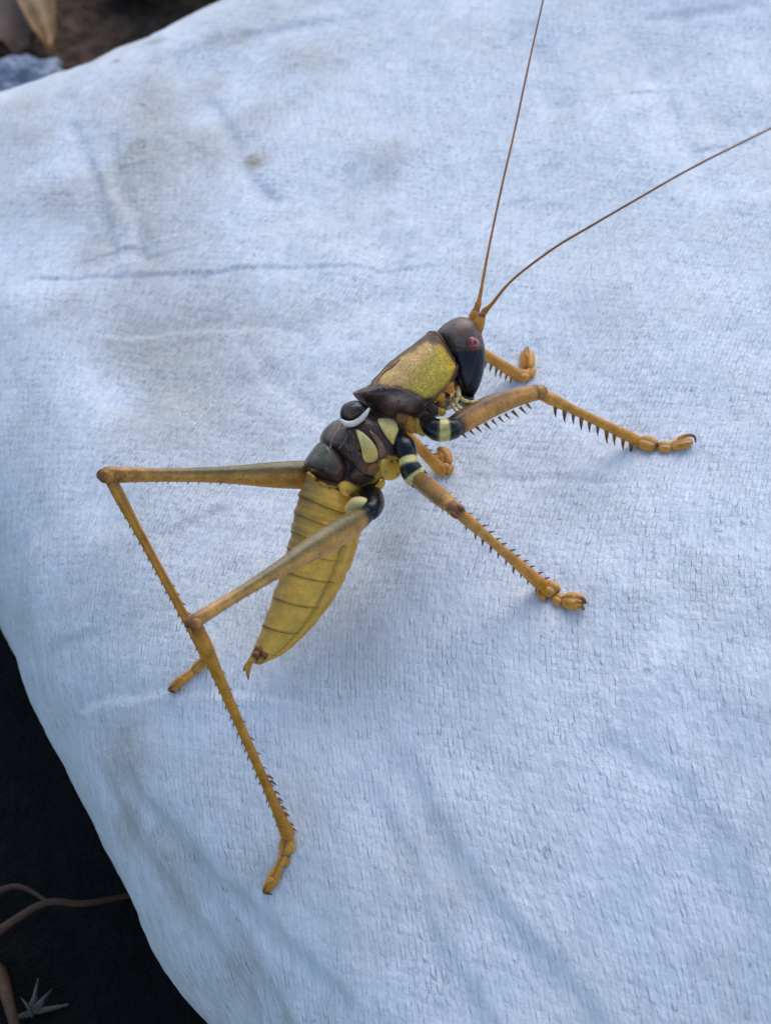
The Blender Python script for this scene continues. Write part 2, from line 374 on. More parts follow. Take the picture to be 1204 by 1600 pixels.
tag(link('ground', gme, M_SOIL), 'soil, near-black on the near side, with dry brown litter around the sack', kind='structure')

# ---------------------------------------------------------------- insect frame
P_TAIL = at_height(395, 1035, .0045); P_HEAD = at_height(722, 560, .028)
AX = unit(P_HEAD - P_TAIL); MID = (P_TAIL + P_HEAD) / 2
_nv = unit(CAM - MID); _L0 = unit(_nv - (_nv @ AX) * AX); _D0 = np.cross(AX, _L0)
if _D0 @ RGT > 0: _D0 = -_D0
TW = math.radians(16)
LAT = math.cos(TW) * _L0 - math.sin(TW) * _D0          # towards the insect's right side
DOR = math.cos(TW) * _D0 + math.sin(TW) * _L0          # towards its back
ROOT = np.array([MID[0], MID[1], 0.0])
def side(u, v, w=0.0):                                  # point on the plane of symmetry moved w metres to the right side
    r = ray(u, v); p0 = MID + LAT * w; return CAM + r * ((p0 - CAM) @ LAT) / (r @ LAT)
def mirror(P): P = np.asarray(P); return P - 2 * ((P - MID) @ LAT)[..., None] * LAT
root = bpy.data.objects.new('bush_cricket', None); COL.objects.link(root); root.location = ROOT; root.empty_display_size = .02
tag(root, 'large yellow and black spiny-legged bush cricket standing on the white sack', 'cricket')
SOLIDS = []
def part(name, V, F, col, m, parent=None, solid=False):
    V = np.asarray(V); o = link(name, make_mesh(name, V - ROOT, F, col), m, parent or root)
    if solid: SOLIDS.append((V, F))
    return o

C_ = {k: lin(v) for k, v in dict(tan=(216, 148, 50), tand=(150, 96, 42), orange=(220, 140, 40), olive=(136, 110, 58), yellow=(240, 184, 68), yellowd=(196, 142, 48), pale=(236, 210, 132),
      black=(24, 21, 22), blue=(15, 18, 30), brown=(126, 88, 62), purple=(84, 58, 48), grey=(142, 118, 102), red=(140, 74, 46), white=(232, 218, 206), green=(112, 108, 82), eye=(176, 90, 86)).items()}
def mixc(a, b, t):
    t = np.asarray(t, float)[..., None]; return a * (1 - t) + b * t

def tube(ctrl, rad, n=18, sub=6, ref=None, oval=1.0, colf=None, round0=True, round1=True, rfun=None):
    """lofted tube through 3-D points; rad in metres per point; colf(t, theta) -> colours, theta 0 on the ref side"""
    ctrl = np.asarray(ctrl, float); rad = np.asarray(rad, float)
    P = catmull(ctrl, sub); R = np.maximum(catmull(rad[:, None], sub)[:, 0], rad.min() * .6); M = len(P); tt = np.linspace(0, 1, M)
    if round0:
        T = unit(P[0] - P[1]); k = np.array([.98, .8, .5]); h = np.sqrt(1 - np.array([.25, .65, .88]) ** 2)
        e = [P[0] + T * R[0] * a for a in (.9, .7, .38)]; P = np.vstack([e, P]); R = np.concatenate([R[0] * np.array([.3, .65, .9]), R]); tt = np.concatenate([[0, 0, 0], tt])
    if round1:
        T = unit(P[-1] - P[-2]); r = R[-1]; P = np.vstack([P, [P[-1] + T * r * a for a in (.38, .7, .9)]]); R = np.concatenate([R, r * np.array([.9, .65, .3])]); tt = np.concatenate([tt, [1, 1, 1]])
    M = len(P); T = np.gradient(P, axis=0); T /= np.linalg.norm(T, axis=1)[:, None]
    ref = DOR if ref is None else np.asarray(ref, float)
    U = ref - (T @ ref)[:, None] * T; U /= np.linalg.norm(U, axis=1)[:, None]; W = np.cross(T, U)
    th = np.arange(n) / n * 2 * math.pi
    RR = R[:, None] * np.ones(n)
    if rfun is not None: RR = RR * rfun(tt[:, None], th[None])
    Vv = P[:, None] + RR[..., None] * (np.cos(th)[None, :, None] * U[:, None] + oval * np.sin(th)[None, :, None] * W[:, None])
    col = colf(tt[:, None] * np.ones(n), th[None] * np.ones((M, 1)))
    Vf = np.vstack([Vv.reshape(-1, 3), P[0], P[-1]]); col = np.vstack([col.reshape(-1, 3), col[0, 0], col[-1, 0]])
    return Vf, grid_faces(M, n, True, M * n, M * n + 1), col
def const(c): return lambda t, th: np.ones(t.shape + (3,)) * c
def bands(*stops):                                      # colour along t
    ts = [s[0] for s in stops]; cs = np.array([s[1] for s in stops])
    return lambda t, th: np.stack([np.interp(t, ts, cs[:, k]) for k in range(3)], -1)

def inflate(pix, W, ex=2.5, ey=.5, n_sub=5, rings=16, colf=None, w0=0.0, two=True, centre=None):
    """closed swollen shape whose side outline is pix, symmetric about the insect's mid plane"""
    O = np.array([side(u, v, w0) for u, v in catmull(pix, n_sub, True)]); c = O.mean(0) if centre is None else side(*centre, w0); n = len(O)
    rs = 1 - np.linspace(0, 1, rings) ** 1.6
    rows = []
    for s in ((1, -1) if two else (1,)):
        for r in (rs if s == 1 else rs[1:]):
            rows.append(c + r * (O - c) + s * LAT * W * (1 - r ** ex) ** ey)
    if two:
        A_ = rows[:rings][::-1] + rows[rings:]
    else: A_ = rows[::-1]
    Vv = np.vstack(A_)                                   # first row = centre of the right side
    F = grid_faces(len(A_), n)
    Q = Vv.copy(); dd = (Q - MID) @ LAT; Q[dd < 0] = mirror(Q[dd < 0])
    uv = project(Q)
    return Vv, F, colf(uv[:, 0], uv[:, 1])
def solid_bvh():
    Vs = []; Fs = []; k = 0
    for V_, F_ in SOLIDS: Vs += V_.tolist(); Fs += [tuple(i + k for i in f) for f in F_]; k += len(V_)
    return BVHTree.FromPolygons(Vs, Fs)
def drape(bv, u, v, lift, fallback=.004):
    r = ray(u, v); h = bv.ray_cast(Vector(CAM), Vector(r))
    p = np.array(h[0]) if h[0] else side(u, v, fallback)
    return p - r * lift
def patch(name, pix, bv, col, m, parent=None, lift=.00035, bulge=.0003, rings=6, both=True, fb=.004):
    """a raised plate lying on the side of the body, and its twin on the other side"""
    O = catmull(pix, 5, True); c = O.mean(0); n = len(O); rows = []
    for r, hh in [(1.0, -.0012), (1.0, .2)] + [(r, 1) for r in np.linspace(.94, .04, rings)]:
        L_ = -.0012 if hh < 0 else (lift * .3 if hh < 1 else lift + bulge * (1 - r * r))
        rows.append(np.array([drape(bv, *(c + r * (o_ - c)), L_, fb) for o_ in O]))
    Vv = np.vstack(rows); F = grid_faces(len(rows), n) 
    uv = project(Vv); cc = col(uv[:, 0], uv[:, 1]) if callable(col) else np.ones((len(Vv), 3)) * col
    a = part(name, Vv, F, cc, m, parent)
    if both: part(name, mirror(Vv), [f[::-1] for f in F], cc, m, parent)
    return a
def ridge(name, pix, bv, r, col, m, parent=None, both=True, lift=.0):
    P = [drape(bv, u_, v_, lift) for u_, v_ in catmull(pix, 3)]
    Vv, F, c = tube(P, [px(P[0], r)] * len(P), 8, 1, colf=const(col))
    a = part(name, Vv, F, c, m, parent)
    if both: part(name, mirror(Vv), [f[::-1] for f in F], c, m, parent)
    return a

# ---------------------------------------------------------------- body core (one continuous trunk under the plates)
D_E = catmull([(480, 742), (468, 775), (460, 806), (454, 838), (447, 868), (434, 912), (417, 962), (400, 1006), (391, 1026)], 10)
V_E = catmull([(568, 782), (566, 808), (561, 833), (554, 860), (545, 885), (524, 928), (494, 971), (447, 1018), (410, 1037)], 10)
core = [(*((D_E[i] + V_E[i]) / 2), .42 * np.linalg.norm(D_E[i] - V_E[i])) for i in range(78, 5, -12)] + [(532, 755, 37), (560, 715, 40), (592, 678, 37), (622, 645, 35), (655, 607, 34), (684, 578, 29), (708, 560, 22), (722, 552, 13)]
CP = [side(u_, v_) for u_, v_, r_ in core]
def core_col(t, th):
    c = np.ones(t.shape + (3,)) * C_['yellowd']
    c = mixc(c, C_['purple'], smooth(.44, .5, t)); vent = smooth(.35, .75, -np.cos(th))
    return mixc(c, C_['yellow'], vent * smooth(.4, .5, t))
Vv, F, c = tube(CP, [px(p, r_[2]) for p, r_ in zip(CP, core)], 32, 6, oval=.82, colf=core_col)
body = part('body', Vv, F, c, M_SOFT, solid=True)

# ---------------------------------------------------------------- abdomen: overlapping segment plates
NSEG = 9; cuts = np.linspace(0, len(D_E) - 1, NSEG + 1)
for s in range(NSEG):
    a, b = cuts[s], min(cuts[s + 1] + 1.3, len(D_E) - 1); K = 12; n = 56; rows = []; cols = []
    th = np.arange(n) / n * 2 * math.pi
    for k in range(K + 3):
        f = min(k / (K - 1), 1); i = a + (b - a) * f; dp = np.array([np.interp(i, range(len(D_E)), D_E[:, q]) for q in (0, 1)]); vp = np.array([np.interp(i, range(len(V_E)), V_E[:, q]) for q in (0, 1)])
        pd, pv = side(*dp), side(*vp); c0 = (pd + pv) / 2; hv = (pd - pv) / 2; hl = np.linalg.norm(hv)
        flare = .985 + .042 * f ** 2 * smooth(2.6, 1.6, np.minimum(th, 2 * math.pi - th))
        if k >= K: flare = flare - .025 * (k - K + 1)
        lat = .80 * hl
        # the pleural fold: a groove low on the flank, then a keel
        g = np.abs(np.abs(th) - math.pi); al = np.minimum(th, 2 * math.pi - th)
        rad = 1 - .11 * np.exp(-((al - 2.0) / .10) ** 2) + .03 * np.exp(-((al - 2.22) / .14) ** 2) - .08 * np.exp(-((al - 2.5) / .10) ** 2) + .05 * np.exp(-((al - math.pi) / .2) ** 2)
        rad = rad * (1 + .016 * np.sin(f * 15 + al * 2.2 + s * 1.7) * smooth(.1, .6, f)) + .03 * vnoise(np.full(n, s * 3.3 + f * 4), al * 2 + 2)
        ring = c0 + (flare * rad)[:, None] * (np.cos(th)[:, None] * hv + np.sin(th)[:, None] * lat * LAT)
        # plates bow towards the tail on the flank
        ring = ring - AX * hl * .10 * (np.sin(al)[:, None] ** 2) * 1
        rows.append(ring)
        cc = np.ones((n, 3)) * C_['yellow']
        cc = mixc(cc, lin((140, 104, 58)), .85 * smooth(1.3, .3, al) * (1 - .05 * s)); cc = mixc(cc, C_['yellowd'] * .8, .75 * np.exp(-((al - 2.0) / .09) ** 2)); cc = mixc(cc, C_['orange'], .45 * smooth(2.1, 2.6, al))
        cc = mixc(cc, C_['tand'] * .55, (.7 * smooth(.92, 1.0, f) + .45 * smooth(.07, 0, f)) * np.ones(n) * smooth(2.3, 1.9, al))
        if s == NSEG - 1: cc = mixc(cc, C_['red'] * .55, .8 * smooth(.2, .9, f) * smooth(2.2, 1.4, al))
        cols.append(cc)
    Vs = np.vstack(rows); R_ = len(rows)
    Fs = grid_faces(R_, n)
    cs = np.vstack(cols)
    if s == NSEG - 1:
        Vs = np.vstack([Vs, rows[-1].mean(0) - AX * .0006]); cs = np.vstack([cs, cs[-1]]); b0 = (R_ - 1) * n
        Fs = Fs + [(R_ * n, b0 + j, b0 + (j + 1) % n) for j in range(n)]
    part('abdomen_segment', Vs, Fs, cs, M_ABD, solid=(s < 3))
for w_, e in ((.0011, (388, 1061)), (-.0009, (381, 1048))):
    P = [side(402, 1020, w_ * .6), side(391, 1034, w_ * 1.2), side((391 + e[0]) / 2 - 2, (1034 + e[1]) / 2 + 1, w_ * 1.3), side(*e, w_ * .9)]
    part('cercus', *tube(P, [px(P[0], q) for q in (6, 5, 4, 1.2)], 12, 5, colf=bands((0, C_['red'] * .6), (.4, C_['yellowd']), (.75, C_['tan']), (1, C_['red'] * .5))), M_LEG)
for u_, v_, r_, w_ in ((402, 1018, 7, .0012), (411, 1026, 6.5, .0014), (398, 1026, 5.5, .0018)):
    p = side(u_, v_, w_); part('tail_plate', *tube([p + AX * px(p, 5), p, p - AX * px(p, 7)], [px(p, r_)] * 3, 12, 4, oval=.8, colf=bands((0, C_['tand']), (.5, C_['red'] * .4), (1, C_['yellowd']))), M_LEG)

# ---------------------------------------------------------------- thorax
def meso_col(u_, v_):
    c = np.ones((len(u_), 3)) * C_['purple']; c = mixc(c, C_['brown'] * 1.2, smooth(20, 0, np.abs((u_ - 530) * .7 + (v_ - 672) * .5)))
    c = mixc(c, C_['red'] * .7, .8 * smooth(16, 4, np.hypot(u_ - 572, v_ - 731))); c = mixc(c, C_['yellow'], smooth(-4, 3, sdf(u_, v_, [(556, 768), (585, 752), (592, 722), (606, 712), (640, 720), (640, 790), (560, 790)])))
    return c
part('mesothorax', *inflate([(548, 640), (590, 645), (616, 655), (640, 688), (634, 716), (604, 722), (594, 742), (580, 760), (556, 768), (545, 752), (540, 722), (545, 690), (538, 660)], .0052, 3, .5, colf=meso_col), M_DARK, solid=True)
def metanotum_col(u_, v_):
    c = np.ones((len(u_), 3)) * C_['purple']; c = mixc(c, C_['green'] * .9, .85 * smooth(24, 5, np.hypot((u_ - 508) * .8, v_ - 712))); return mixc(c, C_['red'] * .6, .7 * smooth(12, 2, np.hypot(u_ - 531, v_ - 732)))
part('mesonotum', *inflate([(502, 690), (510, 669), (530, 655), (556, 652), (572, 668), (570, 700), (556, 728), (538, 725), (518, 706)], .0046, 3, .5, colf=lambda u_, v_: mixc(np.ones((len(u_), 3)) * C_['purple'], C_['grey'] * .75, .8 * smooth(22, 4, np.abs((u_ - 528) * .9 + (v_ - 675) * .45)) * smooth(700, 680, v_))), M_DARK, solid=True)
part('metanotum', *inflate([(477, 725), (488, 706), (503, 690), (520, 700), (537, 722), (537, 744), (524, 761), (502, 752), (484, 738)], .0043, 3, .5, colf=metanotum_col), M_DARK, solid=True)
part('metapleuron', *inflate([(520, 702), (545, 690), (566, 700), (580, 722), (584, 746), (566, 760), (545, 756), (530, 748), (536, 724)], .0051, 3, .5, colf=meso_col), M_DARK, solid=True)
BV = solid_bvh()
patch('pleural_plate', [(590, 655), (612, 655), (622, 668), (621, 692), (616, 697), (600, 678)], BV, lambda u_, v_: mixc(np.ones((len(u_), 3)) * C_['pale'] * .95, C_['yellow'], .6 * smooth(660, 690, v_)), M_SOFT)
patch('pleural_plate', [(556, 671), (574, 682), (588, 700), (590, 716), (579, 723), (568, 719), (563, 697)], BV, lambda u_, v_: mixc(np.ones((len(u_), 3)) * C_['pale'] * .95, C_['yellow'], .7 * smooth(685, 715, v_)), M_SOFT)
patch('pleural_fold', [(576, 672), (590, 682), (603, 702), (605, 715), (594, 717), (588, 695)], BV, C_['brown'] * 1.25, M_DARK, lift=.0002)
patch('pleural_fold', [(541, 668), (552, 676), (558, 702), (560, 722), (549, 716), (545, 694)], BV, C_['purple'] * .8, M_DARK, lift=.0002)
patch('coxal_membrane', [(595, 719), (612, 717), (627, 722), (625, 742), (610, 751), (596, 744)], BV, lambda u_, v_: mixc(np.ones((len(u_), 3)) * C_['yellow'], C_['red'], .6 * smooth(7, 1, np.hypot(u_ - 623, v_ - 741))), M_SOFT, lift=.0005, bulge=.0004, fb=.0035)
patch('coxal_membrane', [(562, 764), (580, 762), (592, 752), (601, 748), (600, 760), (588, 768), (570, 771)], BV, C_['yellow'], M_SOFT, lift=.0005, bulge=.0005, fb=.0035)
patch('coxal_membrane', [(528, 758), (540, 751), (559, 762), (550, 771), (541, 776), (532, 770)], BV, C_['yellow'], M_SOFT, lift=.0006, bulge=.0006, fb=.0035)
patch('coxal_membrane', [(575, 728), (588, 724), (592, 734), (584, 742), (574, 740)], BV, C_['tand'] * .9, M_SOFT, lift=.0002, bulge=.0003)
for a_ in ([(541, 712), (552, 726), (570, 742), (583, 746)], [(524, 703), (538, 722), (540, 742), (534, 752)], [(558, 670), (566, 690), (568, 715)], [(620, 664), (626, 690), (620, 708)]):
    ridge('suture', a_, BV, 1.6, C_['black'], M_DARK)
ridge('suture', [(516, 700), (520, 684), (530, 670), (534, 660)], BV, 1.8, C_['grey'], M_DARK); ridge('suture', [(530, 700), (540, 686), (546, 668)], BV, 1.6, C_['grey'] * .9, M_DARK)
ridge('metanotal_edge', [(482, 740), (500, 754), (522, 763), (534, 754)], BV, 3.2, C_['yellowd'], M_SOFT)
# stub wing with pale rim, right and left
wing = inflate([(532, 650), (536, 634), (550, 626), (564, 628), (575, 638), (566, 652), (550, 660), (538, 660)], .0026, 2.2, .5, colf=lambda u_, v_: mixc(np.ones((len(u_), 3)) * C_['black'], C_['brown'] * .8, .7 * smooth(14, 3, np.hypot(u_ - 548, v_ - 644))), w0=.0022)
part('wing_pad', *wing, M_DARK, solid=True)
P = [side(u_, v_, .0046) for u_, v_ in ((533, 657), (541, 662), (551, 662), (562, 656), (570, 648), (576, 639))]
rim = tube(P, [px(P[0], q) for q in (2.5, 4.5, 5, 4.8, 4.2, 2)], 10, 4, oval=.7, colf=const(C_['white'])); part('wing_rim', *rim, M_SOFT)

# ---------------------------------------------------------------- pronotum
PRO = [(676, 517), (663, 526), (649, 537), (622, 557), (600, 579), (586, 594), (569, 613), (553, 614), (560, 624), (574, 633), (587, 645), (609, 652), (635, 653), (653, 647), (669, 634), (684, 619), (695, 607), (706, 594), (714, 573), (706, 559), (692, 533), (684, 521)]
YEL = [(664, 533), (643, 547), (625, 559), (603, 577), (585, 597), (600, 604), (622, 605), (643, 613), (664, 623), (682, 617), (695, 606), (706, 593), (716, 572), (704, 556), (692, 540), (680, 534)]
def pro_col(u_, v_):
    c = np.ones((len(u_), 3)) * C_['brown'] * .9; c = mixc(c, C_['grey'] * .8, .6 * smooth(10, 0, np.abs((u_ - 620) * .75 + (v_ - 548))))
    s = sdf(u_ + 5 * vnoise(u_ / 9, v_ / 9), v_ + 5 * vnoise(u_ / 9 + 5, v_ / 9), YEL); y = mixc(np.ones((len(u_), 3)) * lin((230, 180, 108)), C_['yellow'] * 1.1, smooth(-18, 22, (u_ - 655) * .8 + (v_ - 575) * .55))
    y = mixc(y, lin((226, 184, 48)), .8 * smooth(684, 700, u_ + (560 - v_) * .3)); c = mixc(c, np.minimum(y * 1.16, .95), smooth(-3, 6, s)); c = mixc(c, C_['purple'], .75 * smooth(14, 4, np.hypot(u_ - 680, v_ - 530)))
    return c
pro = part('pronotum', *inflate(PRO, .0056, 3.2, .5, 6, 26, pro_col, centre=(645, 590)), M_PRO, solid=True)
BV = solid_bvh()
patch('pronotum_lobe', [(588, 601), (605, 604), (624, 606), (643, 614), (665, 624), (676, 622), (667, 636), (652, 646), (635, 651), (610, 650), (588, 642), (575, 631), (570, 617)], BV,
      lambda u_, v_: mixc(mixc(np.ones((len(u_), 3)) * C_['purple'] * .85, C_['grey'] * .95, .8 * smooth(26, 6, np.hypot((u_ - 630) * .7, (v_ - 624) * 1.5))), C_['black'], .7 * smooth(10, 0, np.hypot((u_ - 640) * .3, v_ - 650))), M_DARK, pro, .0003, .0005, 8)
ridge('front_margin', [(675, 518), (684, 523), (693, 536), (706, 560), (713, 573), (705, 593)], BV, 1.7, C_['red'] * .55, M_DARK, pro)
ridge('rear_margin', [(566, 618), (580, 637), (600, 650), (630, 653), (652, 647), (668, 635)], BV, 1.8, C_['purple'] * .9, M_DARK, pro)
ridge('furrow', [(590, 597), (598, 584), (612, 574), (624, 563)], BV, 1.3, C_['tand'] * .5, M_DARK, pro)
# soft lobes at the throat
for i, (u_, v_, r_, w_, c_) in enumerate(((700, 604, 11, .0030, 'orange'), (687, 620, 9, .0032, 'tan'), (690, 634, 8, .0030, 'tand'), (688, 643, 8, .0030, 'yellow'), (676, 640, 11, .0028, 'purple'), (664, 655, 15, .0026, 'purple'), (657, 668, 14, .0026, 'yellow'), (640, 664, 14, .0024, 'tan'), (628, 654, 12, .0028, 'tand'))):
    p = side(u_, v_, w_); q = p + (DOR * .6 + AX * .2) * px(p, r_ * .9)
    part('throat_membrane', *tube([q, p, p - (DOR * .5 + AX * .15) * px(p, r_ * .8)], [px(p, r_ * .8), px(p, r_), px(p, r_ * .7)], 14, 4, colf=const(C_[c_])), M_SOFT)

# ---------------------------------------------------------------- head
HEAD = [(684, 520), (695, 506), (711, 497), (722, 495), (733, 499), (742, 510), (749, 524), (753, 542), (754, 562), (752, 581), (747, 600), (740, 616), (732, 624), (721, 622), (711, 606), (703, 588), (696, 566), (690, 540)]
def head_col(u_, v_):
    c = mixc(np.ones((len(u_), 3)) * C_['grey'] * .55, C_['brown'] * 1.05, .7 * smooth(18, 3, np.hypot(u_ - 722, v_ - 508))); return mixc(c, C_['blue'] * .8, smooth(541, 553, v_ + (u_ - 720) * .1))
head = part('head', *inflate(HEAD, .0042, 2.6, .5, 6, 24, head_col, centre=(724, 548)), M_HEAD, solid=True)
part('upper_lip', *inflate([(712, 612), (726, 616), (738, 617), (735, 628), (731, 637), (722, 636), (714, 626)], .0026, 2.4, .5, 5, 10, lambda u_, v_: np.ones((len(u_), 3)) * C_['black']), M_FACE, head)
BV = solid_bvh()
ridge('head_suture', [(690, 530), (700, 540), (716, 543), (728, 545)], BV, 1.2, C_['purple'] * .6, M_DARK, head)
ridge('head_suture', [(748, 560), (744, 582), (737, 604)], BV, 1.2, C_['black'], M_FACE, head)
ridge('cheek_ridge', [(708, 556), (714, 580), (722, 604)], BV, 1.3, C_['blue'], M_FACE, head)
pe = drape(BV, 738, 537, -.0002); re_ = px(pe, 12.5)
def ball(c, ax_, sd, up, la, lb, lc, colf, groove=0.0, n=20, R_=14, pw=1.0):
    Vb = []; Cb = []
    for i in range(R_ + 1):
        a = math.pi * i / R_
        for j in range(n):
            b = 2 * math.pi * j / n; x = -math.cos(a); y = math.sin(a) ** pw * math.cos(b); z = math.sin(a) ** pw * math.sin(b)
            k = 1 - groove * math.exp(-(y / .28) ** 2) * (1 if z > 0 else .3)
            Vb.append(c + ax_ * la * x + sd * lb * y + up * lc * z * k); Cb.append(colf(x, y, z))
    return np.array(Vb), grid_faces(R_ + 1, n), np.array(Cb)
eo = unit(LAT + .25 * AX)
for M_ in (False, True):
    Vb, Fb, Cb = ball(pe, eo, unit(np.cross(eo, DOR)), DOR, re_ * .75, re_ * .92, re_, lambda x, y, z: C_['eye'] * (1.0 if x < .97 else .3) * (.45 + .55 * (math.hypot(y, z) < .6)) * (1.5 if .97 > x > .86 else 1))
    part('eye', mirror(Vb) if M_ else Vb, [f[::-1] for f in Fb] if M_ else Fb, Cb, M_EYE, head)
for pts, r_ in (([(716, 618, .0026), (724, 625, .0034), (735, 628, .0036), (745, 626, .0036)], 3.2), ([(708, 622, .003), (714, 634, .0038), (722, 640, .004), (734, 636, .0038)], 2.8), ([(702, 628, .003), (712, 642, .004), (721, 647, .004)], 2.4), ([(714, 606, .0028), (716, 618, .0034), (712, 628, .0034)], 4)):
    P = [side(*q) for q in pts]; t_ = tube(P, [px(P[0], r_ * q) for q in np.linspace(1.15, .75, len(P))], 10, 5, colf=bands((0, C_['tand']), (.3, C_['pale'] * .8), (.55, C_['pale']), (.62, C_['olive']), (.7, C_['pale']), (1, C_['pale'])))
    part('palp', *t_, M_SOFT, head); part('palp', mirror(t_[0]), [f[::-1] for f in t_[1]], t_[2], M_SOFT, head)
# antennae
def antenna(base, joint, flag, r0):
    S = [side(*base), side(*joint)]; a = part('antenna', *tube([S[0] - (S[1] - S[0]) * .2, (S[0] + S[1]) / 2, S[1]], [px(S[0], q) for q in (7, 8, 6.5)], 14, 5, colf=bands((0, C_['orange']), (.9, C_['tan']), (1, C_['red']))), M_LEG)
    P = [side(*q) for q in flag]
    d_ = np.linspace(0, 1, len(P)); rr = [px(P[0], 5.0), px(P[0], 5.4), px(P[0], 3.0)] + [px(P[0], 2.5 - 1.2 * x) for x in d_[3:]]
    part('flagellum', *tube(P, rr, 10, 10, colf=bands((0, C_['tan']), (.04, C_['olive'] * 1.3), (.08, C_['orange'] * .85), (.5, lin((176, 112, 62))), (1, lin((168, 112, 74))))), M_LEG, a)
antenna((737, 502, -.0008), (743, 486, -.0009), [(743, 487, -.0009), (746.5, 475, -.0010), (750, 460, -.0012), (763, 389, -.003), (784, 289, -.006), (802.5, 209, -.009), (825.6, 100, -.012), (848, 0, -.015), (872, -110, -.018)], 3)
antenna((746, 518, .0016), (752, 494, .0020), [(752, 495, .0020), (757, 486, .0022), (768, 475, .004), (800.5, 437, .0095), (863, 389, .0185), (917.7, 356, .0255), (993, 312, .036), (1077, 264, .0475), (1160, 222, .059), (1245, 180, .070)], 3)

# ---------------------------------------------------------------- legs
sp_V = []; sp_F = []; K = 8; sp_c = []
for i, (z, r, x) in enumerate(((0, .20, 0), (.3, .15, .01), (.65, .085, .05), (.9, .035, .12))):
    for j in range(K): b = 2 * math.pi * j / K; sp_V.append((x + r * math.cos(b), r * math.sin(b), z)); sp_c.append(mixc(C_['tan'] * .8, C_['red'] * .28, min(1, z * 2.2)))
sp_V.append((.16, 0, 1.02)); sp_c.append(C_['red'] * .25)
SPINE = make_mesh('spine', sp_V, grid_faces(4, K, True, None, 4 * K), np.array(sp_c)); SPINE.materials.append(M_LEG)
def spines(parent, A, B, rA, rB, ts, sgn, length, lean=.55, toward=.25):
    A = np.asarray(A); B = np.asarray(B); T = unit(B - A)
    for t in ts:
        t = t + random.uniform(-.008, .008); p = A + (B - A) * t; vw = unit(CAM - p); s = unit(np.cross(T, vw)) * sgn; s = unit(s + toward * vw)
        r = rA + (rB - rA) * t; dr = unit(s + lean * T); o = bpy.data.objects.new('spine', SPINE); COL.objects.link(o); o.parent = parent
        X = unit(T - (T @ dr) * dr); Y = np.cross(dr, X); l = px(p, length) * random.uniform(.85, 1.15)
        q = p + s * r * .82 - ROOT
        o.matrix_local = Matrix(((X[0] * l, Y[0] * l, dr[0] * l, q[0]), (X[1] * l, Y[1] * l, dr[1] * l, q[1]), (X[2] * l, Y[2] * l, dr[2] * l, q[2]), (0, 0, 0, 1)))
UPZ = np.array([0, 0, 1.0])
def tarsus(parent, segs, claws, thick=.62):
    for (a, b, hw) in segs:
        pa = on_sack(*a); r = px(pa, hw); pa = on_sack(*a, r * thick * .8); pb = on_sack(*b, r * thick * .8)
        ax_ = unit(pb - pa); sd = unit(np.cross(UPZ, ax_)); up = np.cross(ax_, sd); L_ = np.linalg.norm(pb - pa) / 2
        Vb, Fb, Cb = ball((pa + pb) / 2, ax_, sd, up, L_ * 1.06, r, r * thick, lambda x, y, z: mixc(C_['tan'], C_['tand'] * .7, min(1, math.exp(-(y / .16) ** 2) * .8 + .6 * (abs(x) > .9))), .30, 24, 14, .72)
        part('tarsus_segment', Vb, Fb, Cb, M_LEG, parent)
    for pts in claws:
        P = [on_sack(u_, v_, l_) for u_, v_, l_ in pts]
        part('claw', *tube(P, [px(P[0], q) for q in (3.6, 3.0, 2.2, 1.0)[:len(P)]], 8, 5, colf=bands((0, C_['tan']), (.45, C_['tand']), (.8, C_['red'] * .5), (1, C_['black']))), M_LEG, parent)
def femur_col(base, dors, knee, dark0=0.0):
    def f(t, th):
        c = np.ones(t.shape + (3,)) * base; c = mixc(c, dors, .95 * smooth(-.1, .6, np.cos(th)) * smooth(1.02, .6, t)); c = mixc(c, C_['red'] * .75, smooth(.92, .97, t) * knee * .8)
        if dark0: c = mixc(c, C_['black'], smooth(dark0, dark0 * .35, t))
        return c
    return f
def tib_col(t, th):
    c = np.ones(t.shape + (3,)) * C_['tan']; c = mixc(c, C_['orange'] * .9, .5 * smooth(.2, .8, t)); c = mixc(c, C_['red'] * .9, smooth(.06, .0, t)); c = mixc(c, C_['tand'] * .75, .7 * np.exp(-((np.mod(th, 2 * math.pi) - 1.2) / .16) ** 2)); return c
